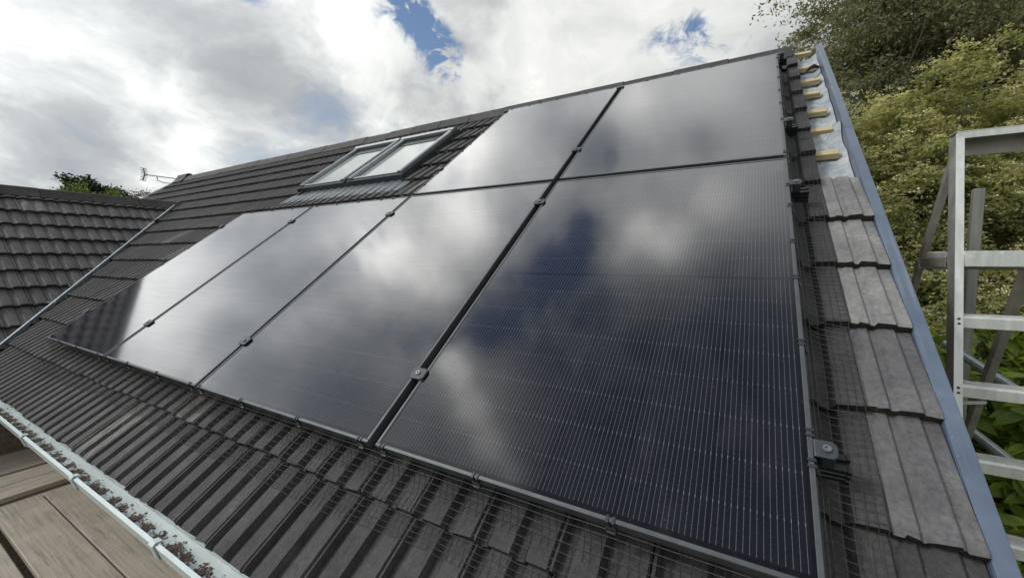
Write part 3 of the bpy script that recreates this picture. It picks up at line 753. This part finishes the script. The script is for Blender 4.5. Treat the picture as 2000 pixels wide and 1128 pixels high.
nb = wires("bird_netting", net_bottom, P_U[0] - .08, 1.22, np.linspace(.03, .99, 12), .0215, "dark wire netting hanging from the lower panel edge onto the eaves tiles")
for u in (-3.2, -2.84, -2.442, -2.30, -1.986, -1.607, -1.242, -1.150, -.797, -.413, -.075, .027, .382, .749): clip(nb, u, 0.0, 0)
pr_ = np.array([(0, .003, -.026), (.15, .014, -.056), (.3, .028, -.085), (.45, .052, -.1015), (.6, .075, -.1045), (.8, .103, -.1065), (1, .128, -.1055)])
def net_right(v, s):
    du = np.interp(s, pr_[:, 0], pr_[:, 1]); w = np.interp(s, pr_[:, 0], pr_[:, 2])
    u = PW + du + .006*math.sin(v*3.1)*s
    ph = (v + .42) % GAUGE; st = .020*(1 - ph/GAUGE)
    if ph > GAUGE - .03: st = .020*(ph - GAUGE + .03)/.03
    x_ = (u - 1.27) % COVER; dip = math.exp(-((x_ - .135)/.018)**2)*.007
    return Vector((u, v, w - .012*s - dip*s + st*min(1, s*2)))
nr = wires("bird_netting", net_right, -.16, 3.30, np.linspace(.04, .985, 8), .0225, "wire netting along the right panel edge, draped over the verge tiles", fine=6)
for v in (.245, .32, .6, .884, 1.084, 1.328, 1.493, 1.763, 1.812, 2.221, 2.47, 2.694, 2.947, 3.176, 3.4): clip(nr, PW, v, math.pi/2)
def net_up(v0):
    def f_(u, s):
        return Vector((u, v0 + .004 + .05*s*s, -.026 - .088*s + (tile_w(u, v0) + .13)*s))
    return f_
nt_ = wires("bird_netting", net_up(PH), P_U[0], P_U[2] - .02, (.1, .35, .6, .85), .0225, "wire netting behind the top edge of the lower row, below the skylights")
for u in (-3.3, -2.95, -2.632, -2.38, -2.266, -2.002, -1.738, -1.478, -1.349): clip(nt_, u, PH, math.pi)
nt2 = wires("bird_netting", net_up(TOPV + PH), P_U[2], PW, (.1, .35, .6, .85), .0225, "wire netting behind the top edge of the upper row, along the ridge")
for u in (-1.13, -.932, -.809, -.635, -.339, -.107, -.007, .2, .45, .7, .975): clip(nt2, u, TOPV + PH, math.pi)
def net_left(u0):
    def f_(v, s): return Vector((u0 - .004 - .05*s*s, v, -.026 - .088*s + .012*s*(1 - ((v + .42) % GAUGE)/GAUGE)))
    return f_
nl = wires("bird_netting", net_left(P_U[0]), -.06, PH, (.1, .35, .6, .85), .0225, "wire netting on the far left panel edge, facing the roof valley")
for v in (.254, .55, .885, 1.142, 1.516): clip(nl, P_U[0], v, -math.pi/2)
nl2 = wires("bird_netting", net_left(P_U[2]), TOPV, TOPV + PH, (.1, .35, .6, .85), .0225, "wire netting on the upper row's left edge, right of the skylights")
for v in (1.926, 2.118, 2.53, 2.677, 2.938, 3.252): clip(nl2, P_U[2], v, -math.pi/2)

# ------------------------------------------------------------------ scaffold boards
def board(x0, x1, y0, y1, z1, label, group="scaffold boards below the eaves"):
    along_x = (x1 - x0) > (y1 - y0)
    L, Wd = (x1 - x0, y1 - y0) if along_x else (y1 - y0, x1 - x0)
    b = MB(); b.box(-L/2, L/2, -Wd/2, Wd/2, -.038, 0)
    M = Matrix.Translation(((x0 + x1)/2, (y0 + y1)/2, z1)) @ (Matrix.Identity(4) if along_x else Matrix.Rotation(math.pi/2, 4, 'Z')) @ Matrix.Rotation(random.uniform(-.004, .004), 4, 'X')
    o = link(bpy.data.objects.new("scaffold_board", b.mesh("scaffold_board", M_board, bevel=.004)), None, M)
    return tag(o, label, "scaffold board", group)
xs0, xs1 = -3.075, 1.52
board(xs0, xs1, -.155, .062, DECK_Z, "brown scaffold board closest to the house wall, under the gutter")
board(xs0, xs1, -.378, -.163, DECK_Z + .002, "weathered scaffold board just outside the gutter, between the thin crack and the wide gap")
board(xs0, xs1, -.635, -.412, DECK_Z - .001, "pale scaffold board beyond the wide dark gap, in the bottom left corner")
for k in range(3): board(xs0, xs1, -.868 - .23*k, -.643 - .23*k, DECK_Z + .001*k, ("fourth scaffold board out from the house wall", "fifth scaffold board out from the house wall", "outermost scaffold board along the eaves, under the photographer")[k])
crs = ["narrow-looking cross board butting the ends of the eaves boards", "cross-laid scaffold board second from the eaves board ends", "cross-laid scaffold board just before the dark slot at far left", "cross-laid scaffold board beyond the dark slot, far left"]
for (a0, a1), lb in zip(((-3.212, -2.99), (-3.44, -3.218), (-3.655, -3.446), (-3.93, -3.70)), crs):
    board(a0, a1, -1.4, .09, DECK_Z - (.041 if a0 == -3.212 else 0), lb)
board(-4.16, -3.938, -1.4, .09, DECK_Z, "outermost cross-laid scaffold board at the wing wall")
for k in range(3):
    board(1.56 + .232*k, 1.785 + .232*k, -1.4, 2.62, DECK_Z + .001*k, ("scaffold board beside the gable wall under the stepladder", "middle scaffold board under the stepladder", "outer scaffold board under the stepladder's far side")[k], "scaffold boards beside the gable")
def tube_thing(a, b, label, r=.0242):
    t_ = MB(); a, b = Vector(a), Vector(b); t_.tube([a, b], r, 14)
    return tag(t_.obj("scaffold_tube", M_galv, smooth=False), label, "scaffold tube", "scaffold tubes")
for y_, lb in ((-1.2, "grey scaffold ledger tube under the outer edge of the eaves boards"), (.03, "grey scaffold ledger tube under the eaves boards next to the house wall")):
    tube_thing((-4.3, y_, DECK_Z - .075), (2.4, y_, DECK_Z - .075), lb)
for sx, sy, lb in ((-3.6, -1.52, "below the far left cross boards"), (-1.2, -1.52, "below the middle of the eaves boards"), (1.45, -1.52, "at the corner of the gable"), (2.32, -1.52, "below the outer gable boards"), (2.32, 2.7, "behind the timber post")):
    tube_thing((sx, sy, GROUND_Z), (sx, sy, DECK_Z - .02), "upright grey scaffold tube " + lb)
for y_, lb in ((-.9, "nearest the eaves corner"), (.9, "under the stepladder's front feet"), (2.45, "under the stepladder's rear feet")):
    tube_thing((1.5, y_, DECK_Z - .075), (2.4, y_, DECK_Z - .075), "short scaffold tube carrying the gable boards " + lb)
tube_thing((2.15, 2.86, .02), (2.30, 1.55, -.215), "blue-grey scaffold tube sloping behind the stepladder, upper of the two")
tube_thing((2.10, 2.80, -.36), (2.22, 1.60, -.475), "blue-grey scaffold tube sloping behind the stepladder, lower of the two")

# ------------------------------------------------------------------ step ladder
lad = empty("stepladder", (1.9, 1.6, DECK_Z))
tag(lad, "scuffed aluminium platform stepladder standing beside the roof verge", "stepladder")
def fr_y(z): return 1.443 + (z - 1.071)*.2855
def fx(z): return 1.690 + (z - 1.071)*.039
WL = .46
def channel(pts, w, d, m, name, parent, side):
    """front rail: C-section, web facing outwards"""
    a, b_ = Vector(pts[0]), Vector(pts[1]); q = MB(); dr = (b_ - a).normalized(); X = Vector((1, 0, 0)); Y = dr.cross(X).normalized()
    if Y.y < 0: Y = -Y
    def bar(x0, x1, y0, y1):
        vs = [p + X*xx + Y*yy for p in (a, b_) for xx, yy in ((x0, y0), (x1, y0), (x1, y1), (x0, y1))]
        q.add(vs, [(3, 2, 1, 0), (4, 5, 6, 7), (0, 1, 5, 4), (1, 2, 6, 5), (2, 3, 7, 6), (3, 0, 4, 7)])
    s = side
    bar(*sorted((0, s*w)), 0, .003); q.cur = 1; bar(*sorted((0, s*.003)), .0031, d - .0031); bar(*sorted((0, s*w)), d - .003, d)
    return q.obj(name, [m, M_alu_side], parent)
for s in (1, -1):
    off = 0 if s == 1 else WL
    xa, xb = fx(1.071) + off - (0 if s == 1 else .02), fx(-.995) + off + (0 if s == 1 else .09)
    rl = channel(((xa, fr_y(1.071), 1.071), (xb, fr_y(-.995), -.995)), .0235, .066, M_alu, "front_rail", lad, s)
    for z in (.352, .112, -.128, -.368, -.608):
        for dz in (-.006, .011):
            rv = MB(); q = Vector((fx(z) + off + s*.012, fr_y(z + dz) - .001, z + dz)); rv.tube([q + Vector((0, .002, 0)), q + Vector((0, -.002, 0))], .0042, 8); rv.obj("rivet", M_rust, rl)
for z in (.362, .122, -.118, -.358, -.598):
    y_ = fr_y(z); q = MB(); x0, x1 = fx(z) + .024, fx(z) + WL - .026 + (.58 - z)*.04
    q.prism([(y_ + .004, z - .031), (y_ + .004, z + .004), (y_ + .010, z + .012), (y_ + .080, z + .012), (y_ + .080, z + .008), (y_ + .012, z + .008), (y_ + .007, z - .031)], x0, x1, 'x')
    for k in range(4): q.box(x0, x1, y_ + .018 + k*.016, y_ + .024 + k*.016, z + .0125, z + .0145)
    q.obj("tread", M_alu, lad)
z = .597; y_ = fr_y(z); q = MB()
q.box(fx(z) + .024, fx(z) + WL - .026, y_ - .004, y_ + .004, z - .044, z + .014)
q.box(fx(z) + .004, fx(z) + WL - .004, y_ + .07, y_ + .30, z - .012, z + .010)
q.box(fx(z) + .032, fx(z) + WL - .034, y_ + .0045, y_ + .0695, z, z + .010)
for k in range(8): q.box(fx(z) + .004, fx(z) + WL - .004, y_ + .082 + .027*k, y_ + .094 + .027*k, z + .0105, z + .014)
q.obj("platform", M_alu, lad, bevel=.0012)
q = MB(); q.box(fx(z) - .012, fx(z) + WL + .004, y_ + .33, y_ + .375, z - .062, z - .022); q.box(fx(z) - .004, fx(z) + .0, y_ + .07, y_ + .37, z - .05, z - .0125); q.obj("crossbar", M_alu_shade, lad, bevel=.002)
# guard rail at the top: angle with lip and a deep web with its shade put into the colour
q = MB(); zt = 1.071; yt = fr_y(zt); xg0, xg1 = fx(zt) + .001, fx(zt) + WL - .02
q.box(xg0, xg1, yt - .004, yt - .0005, zt - .020, zt + .004); q.box(xg0 - .004, xg1, yt - .004, yt + .082, zt + .0045, zt + .008)
q.obj("top_rail", M_alu, lad, bevel=.0008)
q = MB(); q.box(xg0 + .024, xg1 - .01, yt + .074, yt + .079, zt - .075, zt + .004); q.obj("top_web", M_alu_shade, lad)
for i in range(2):
    xx = (1.703, 2.06)[i]
    a = Vector((xx, 1.474 if i == 0 else 1.80, 1.01 if i == 0 else .575)); m_ = Vector((xx, 1.80, .50)); e_ = Vector((xx + (.0 if i else -.0), 2.50, -.995))
    q = MB()
    if i == 0: q.beam(a, m_, .022, .032, (0, 1, .6)); q.beam(m_, e_, .022, .032, (0, 1, .4))
    else: q.beam(a, e_, .03, .045, (0, 1, .4))
    q.obj("rear_leg", M_alu_shade, lad, bevel=.002)
q = MB(); q.beam((1.684, 1.20, .062), (1.99, 1.86, -.09), .004, .012); q.obj("brace", M_alu, lad)
q = MB(); q.beam((1.703, 2.2, -.36), (2.06, 2.2, -.36), .025, .03); q.obj("rear_crossbar", M_alu_shade, lad)

# ------------------------------------------------------------------ timber post
q = MB(); q.box(-.024, .024, -.022, .022, GROUND_Z, 1.005); q.box(-.027, .027, -.0225, .0225, .6, .618)
tp = q.obj("timber_post", M_post, None, Matrix.Translation((2.205, 2.75, 0)), bevel=.003)
tag(tp, "grey weathered timber post standing behind the stepladder rail", "post")

# ------------------------------------------------------------------ TV aerial
ae = empty("tv_aerial", (-12.25, 4.40, 2.0)); tag(ae, "thin dark TV aerial pointing left beyond the far gable", "aerial")
A0, A1 = Vector((-13.24, 3.88, 2.845)), Vector((-12.15, 4.48, 2.68))
q = MB(); q.tube([A0, A1], .014, 6); q.obj("boom", M_aerial, ae)
q = MB(); q.tube([(-12.2, 4.45, 1.6), (-12.2, 4.45, 2.86)], .02, 8); q.obj("mast", M_aerial, ae)
dv = (A1 - A0).normalized(); sv = Vector((-dv.y, dv.x, 0)).normalized(); uv = dv.cross(sv)
q = MB()
for s in (1, -1):
    a = A0 + dv*.02; k_ = uv*s
    q.tube([a, a + k_*.09 - dv*.03, a + k_*.16 - dv*.045], .014, 5)
    for h_ in (.03, .075, .12, .16): q.tube([a + k_*h_ - dv*h_*.28 - sv*.09, a + k_*h_ - dv*h_*.28 + sv*.09], .008, 4)
q.obj("reflector", M_aerial, ae)
q = MB()
for t_ in np.linspace(.16, .95, 9): p_ = A0.lerp(A1, t_); q.tube([p_ - sv*.075, p_ + sv*.075], .006, 4)
q.obj("director", M_aerial, ae)
q = MB(); q.tube([A0.lerp(A1, .28), A0.lerp(A1, .29) - Vector((0, 0, .11)), A0.lerp(A1, .42) - Vector((0, 0, .15)), A0.lerp(A1, .9) - Vector((0, 0, .12))], .011, 5); q.obj("support_arm", M_aerial, ae)

# ------------------------------------------------------------------ foliage
def unit(a): return a/np.maximum(np.linalg.norm(a, axis=1, keepdims=True), 1e-9)
def leaves(P, L, aspect=.5, upbias=.5, jit=.35, droop=None, out=None):
    """rhombic folded leaves (two triangles each side folded on the midrib)"""
    N = len(P); nrm = rng.normal(0, 1, (N, 3)); nrm[:, 2] += upbias*2.2
    if out is not None: nrm += out*.8
    nrm = unit(nrm); d = rng.normal(0, 1, (N, 3))
    if droop is not None: d += droop
    d = unit(d - nrm*np.sum(d*nrm, 1, keepdims=True)); s = np.cross(nrm, d)
    l = (L*rng.uniform(1 - jit, 1 + jit, N))[:, None]
    return np.stack([P, P + d*l*.45 + s*l*aspect*.5 + nrm*l*.09, P + d*l, P + d*l*.45 - s*l*aspect*.5 + nrm*l*.09], 1)
LF = [(0, 1, 2), (0, 2, 3)]
def crown_points(c, r, n_cl, per, cl_r, flat_=.45, shell=.55, zmin=None, lump=.22):
    """clump centres through an uneven ellipsoid, then leaf points in flattened sprays"""
    d = unit(rng.normal(0, 1, (n_cl, 3)))
    ph = rng.uniform(0, 6.28, 6)
    bumpy = 1 + lump*(np.sin(d[:, 0]*5 + ph[0])*np.sin(d[:, 1]*4 + ph[1]) + .6*np.sin(d[:, 2]*7 + ph[2] + d[:, 0]*6) + .4*np.sin(d[:, 1]*11 + ph[3]))
    rr = (shell + (1 - shell)*rng.random(n_cl)**.6)*bumpy
    cc = np.array(c) + d*rr[:, None]*np.array(r)
    if zmin is not None: cc = cc[cc[:, 2] > zmin]
    k = len(cc); sz = cl_r*rng.uniform(.55, 1.35, k)
    off = np.clip(rng.normal(0, .5, (k, per, 3)), -.95, .95)*sz[:, None, None]; off[:, :, 2] *= flat_
    off[:, :, 2] -= (off[:, :, 0]**2 + off[:, :, 1]**2)*.25/np.maximum(sz[:, None], .01)
    return cc, sz, (cc[:, None, :] + off).reshape(-1, 3), d
def trunk_obj(root, base, top, r, limbs, name="trunk"):
    q = MB(); base, top = Vector(base), Vector(top)
    pts = [base.lerp(top, t_) + Vector((random.uniform(-.1, .1), random.uniform(-.1, .1), 0))*t_*r*4 for t_ in (0, .25, .5, .75, 1)]
    q.tube(pts, r, 9, taper=[1.25, 1, .85, .65, .35])
    for l_ in limbs:
        l_ = Vector(l_); t_ = random.uniform(.35, .85); s_ = base.lerp(top, t_)
        m_ = s_.lerp(l_, .5) + Vector((random.uniform(-.2, .2), random.uniform(-.2, .2), .15*(l_ - s_).length))
        q.tube([s_, s_.lerp(m_, .5) + Vector((0, 0, .05)), m_, m_.lerp(l_, .5), l_], r*.38, 6, taper=[1, .8, .6, .4, .15])
    return q.obj(name, M_bark, root, smooth=True)
def tree(name, label, cat, group, c, r, n_cl, per, cl_r, L, m, base_r=.12, aspect=.5, flower=0, shell=.5, flat_=.45, zmin=None, lump=.22, upbias=.5, nl=14):
    root = empty(name, (c[0], c[1], GROUND_Z)); tag(root, label, cat, group)
    cc, sz, P, d = crown_points(c, r, n_cl, per, cl_r, flat_, shell, zmin, lump)
    inst("crown", quads_mesh("crown", leaves(P, L, aspect, upbias), 4, m, LF), root)
    trunk_obj(root, (c[0], c[1], GROUND_Z), (c[0], c[1], c[2] + r[2]*.55), base_r, cc[rng.choice(len(cc), min(nl, len(cc)), False)])
    if flower:
        pick = rng.random(len(cc)) < flower; fc = cc[pick]; fs = sz[pick]
        k = len(fc); nf = 5; per_f = 20
        hd = fc[:, None, :] + rng.normal(0, .42, (k, nf, 3))*fs[:, None, None]*np.array((1, 1, .25)) + np.array((0, 0, .42))*fs[:, None, None]
        hd = hd.reshape(-1, 3); hr = rng.uniform(.03, .085, len(hd))
        o_ = rng.normal(0, .55, (len(hd), per_f, 3))*hr[:, None, None]; o_[:, :, 2] *= .28
        Pf = (hd[:, None, :] + o_).reshape(-1, 3)
        tag(inst("blossom", quads_mesh("blossom", leaves(Pf, .023, .9, 1.4), 4, M_blossom, LF), root), kind="stuff")
    return root
SH = "flowering shrubs beyond the ladder"
SHC = [((1.75, 7.5, .3), (1.35, 1.2, 2.85), "cream-flowered green shrub half hidden behind the verge trim"),
       ((3.15, 7.3, .35), (1.45, 1.2, 2.75), "cream-flowered green shrub left of the stepladder top"),
       ((4.9, 8.1, .6), (1.6, 1.4, 3.0), "tall cream-flowered shrub seen through and above the stepladder"),
       ((6.9, 8.9, .8), (1.9, 1.5, 3.2), "cream-flowered shrub at the right picture edge"),
       ((3.6, 6.0, -.9), (1.3, .9, 1.55), "low cream-flowered shrub behind the lower ladder treads")]
for c_, r_, lb in SHC:
    tree("flowering_shrub", lb, "shrub", SH, c_, r_, 1000 if r_[2] > 2 else 430, 125, .27, .058, M_leaf_shrub, .07, .52, .9, .4, .22, lump=.16, upbias=.7)
tree("garden_tree", "tall dark brownish-green tree rising above the flowering shrubs", "tree", None, (6.6, 12.9, 6.2), (4.6, 3.6, 4.2), 1050, 150, .56, .09, M_leaf_tree, .28, .42, 0, .22, .34, lump=.2, upbias=.15, nl=70)
tree("garden_tree", "dark airy tree overhanging the top of the verge trim", "tree", None, (3.6, 11.4, 5.6), (1.9, 1.8, 2.6), 330, 110, .42, .08, M_leaf_tree, .13, .4, 0, .2, .32, lump=.25, upbias=.1, nl=40)

# broad-leaved bushes close behind the gable
def broad_leaves(P, L, out):
    N = len(P); nrm = unit(rng.normal(0, .5, (N, 3)) + np.array((0, 0, 1.0)) + out*.5)
    d = unit(rng.normal(0, .5, (N, 3)) + out*1.2 + np.array((0, 0, -.15))); d = unit(d - nrm*np.sum(d*nrm, 1, keepdims=True)); s = np.cross(nrm, d)
    l = (L*rng.uniform(.6, 1.3, N))[:, None]; w = l*.21
    st = [(0, .12, 0), (.22, .8, .03), (.5, 1.0, .04), (.8, .62, -.01), (1.0, .04, -.09)]
    V = []
    for t_, ww, hh in st:
        mid = P + d*l*t_ + nrm*l*hh
        V += [mid - s*w*ww + nrm*l*.05*ww, mid, mid + s*w*ww + nrm*l*.05*ww]
    return np.stack(V, 1)
BF = [(i*3+k, i*3+k+1, i*3+k+4, i*3+k+3) for i in range(4) for k in range(2)]
def bush(label, c, r, n_st, L):
    root = empty("leafy_bush", (c[0], c[1], GROUND_Z)); tag(root, label, "bush", "broad-leaved bushes behind the gable")
    d = unit(rng.normal(0, 1, (n_st, 3))); tip = np.array(c) + d*np.array(r)*(.45 + .55*rng.random(n_st)**.5)[:, None]
    per = 8; a = rng.uniform(0, 6.28, (n_st, per))
    out = np.stack([np.cos(a), np.sin(a), rng.uniform(-.2, .5, (n_st, per))], 2) + d[:, None, :]*.5
    P = tip[:, None, :] + out*.02 - np.array((0, 0, 1))*rng.random((n_st, per, 1))*.09
    inst("foliage", quads_mesh("foliage", broad_leaves(P.reshape(-1, 3), L, out.reshape(-1, 3)), 15, M_leaf_big, BF), root)
    q = MB(); b0 = Vector((c[0], c[1], GROUND_Z))
    for i in rng.choice(n_st, min(60, n_st), False):
        e_ = Vector(tip[i]); q.tube([b0 + Vector((random.uniform(-.15, .15), random.uniform(-.15, .15), 0)), b0.lerp(e_, .5) + Vector((0, 0, .25)), e_], .014, 5, taper=[1.4, 1, .4])
    q.obj("stem", M_bark, root, smooth=True)
bush("glossy broad-leaved bush left of the stepladder, behind the verge trim", (2.02, 3.75, -1.25), (.62, .6, 1.45), 300, .15)
bush("bright green broad-leaved bush seen between the ladder treads", (2.75, 3.75, -1.25), (.62, .62, 1.36), 360, .16)
bush("broad-leaved bush at the right picture edge behind the ladder legs", (3.45, 3.95, -1.2), (.7, .6, 1.4), 320, .16)
bush("low broad-leaved bush below the lowest ladder treads", (2.75, 3.1, -2.0), (.8, .45, 1.0), 300, .13)

# trees beyond the wing, far left
tree("distant_tree", "rounded dark green tree top rising behind the wing ridge", "tree", "trees beyond the wing", (-30.0, 7.25, 2.0), (1.85, 1.8, 2.75), 800, 70, .36, .19, M_leaf_oak, .3, .55, 0, .5, .6, lump=.1)
tree("distant_tree", "lighter green tree in front of the rounded dark tree", "tree", "trees beyond the wing", (-26.6, 5.65, 1.72), (1.25, 1.2, 2.35), 220, 50, .4, .14, M_leaf_far, .2, .55, 0, .5, .6, lump=.12)
tree("distant_tree", "small pale green tree right of the dark rounded tree", "tree", "trees beyond the wing", (-26.0, 7.15, 1.72), (.9, .85, 2.1), 130, 50, .35, .13, M_leaf_far, .15, .55, 0, .5, .6, lump=.12)
# sparse conifer behind the aerial
root = empty("conifer", (-21.25, 7.35, GROUND_Z)); tag(root, "sparse brownish conifer with level branches behind the aerial", "tree", "trees beyond the wing")
q = MB(); q.tube([(-21.25, 7.35, GROUND_Z), (-21.25, 7.35, 1.5), (-21.27, 7.33, 3.7)], .16, 7, taper=[1.3, .9, .15])
pts = []
for k in range(34):
    z_ = random.uniform(1.8, 3.45); a = random.uniform(0, 6.283); l_ = (4.9 - z_)*.75 + .35; l_ *= random.uniform(.6, 1.1)
    s_ = Vector((-21.25, 7.35, z_)); e_ = s_ + Vector((math.cos(a)*l_, math.sin(a)*l_, random.uniform(-.05, .3)))
    q.tube([s_, s_.lerp(e_, .5) + Vector((0, 0, .06)), e_], .028, 4, taper=[1, .6, .2])
    for _ in range(75):
        t_ = random.uniform(.25, 1.03); pp = s_.lerp(e_, t_); sp_ = .20*t_
        pts.append((pp.x + random.gauss(0, sp_), pp.y + random.gauss(0, sp_), pp.z + random.gauss(.03, .035)))
q.obj("trunk", M_bark, root); pts = np.array(pts)
inst("crown", quads_mesh("crown", leaves(pts, .13, .22, .4), 4, M_leaf_ced, LF), root)
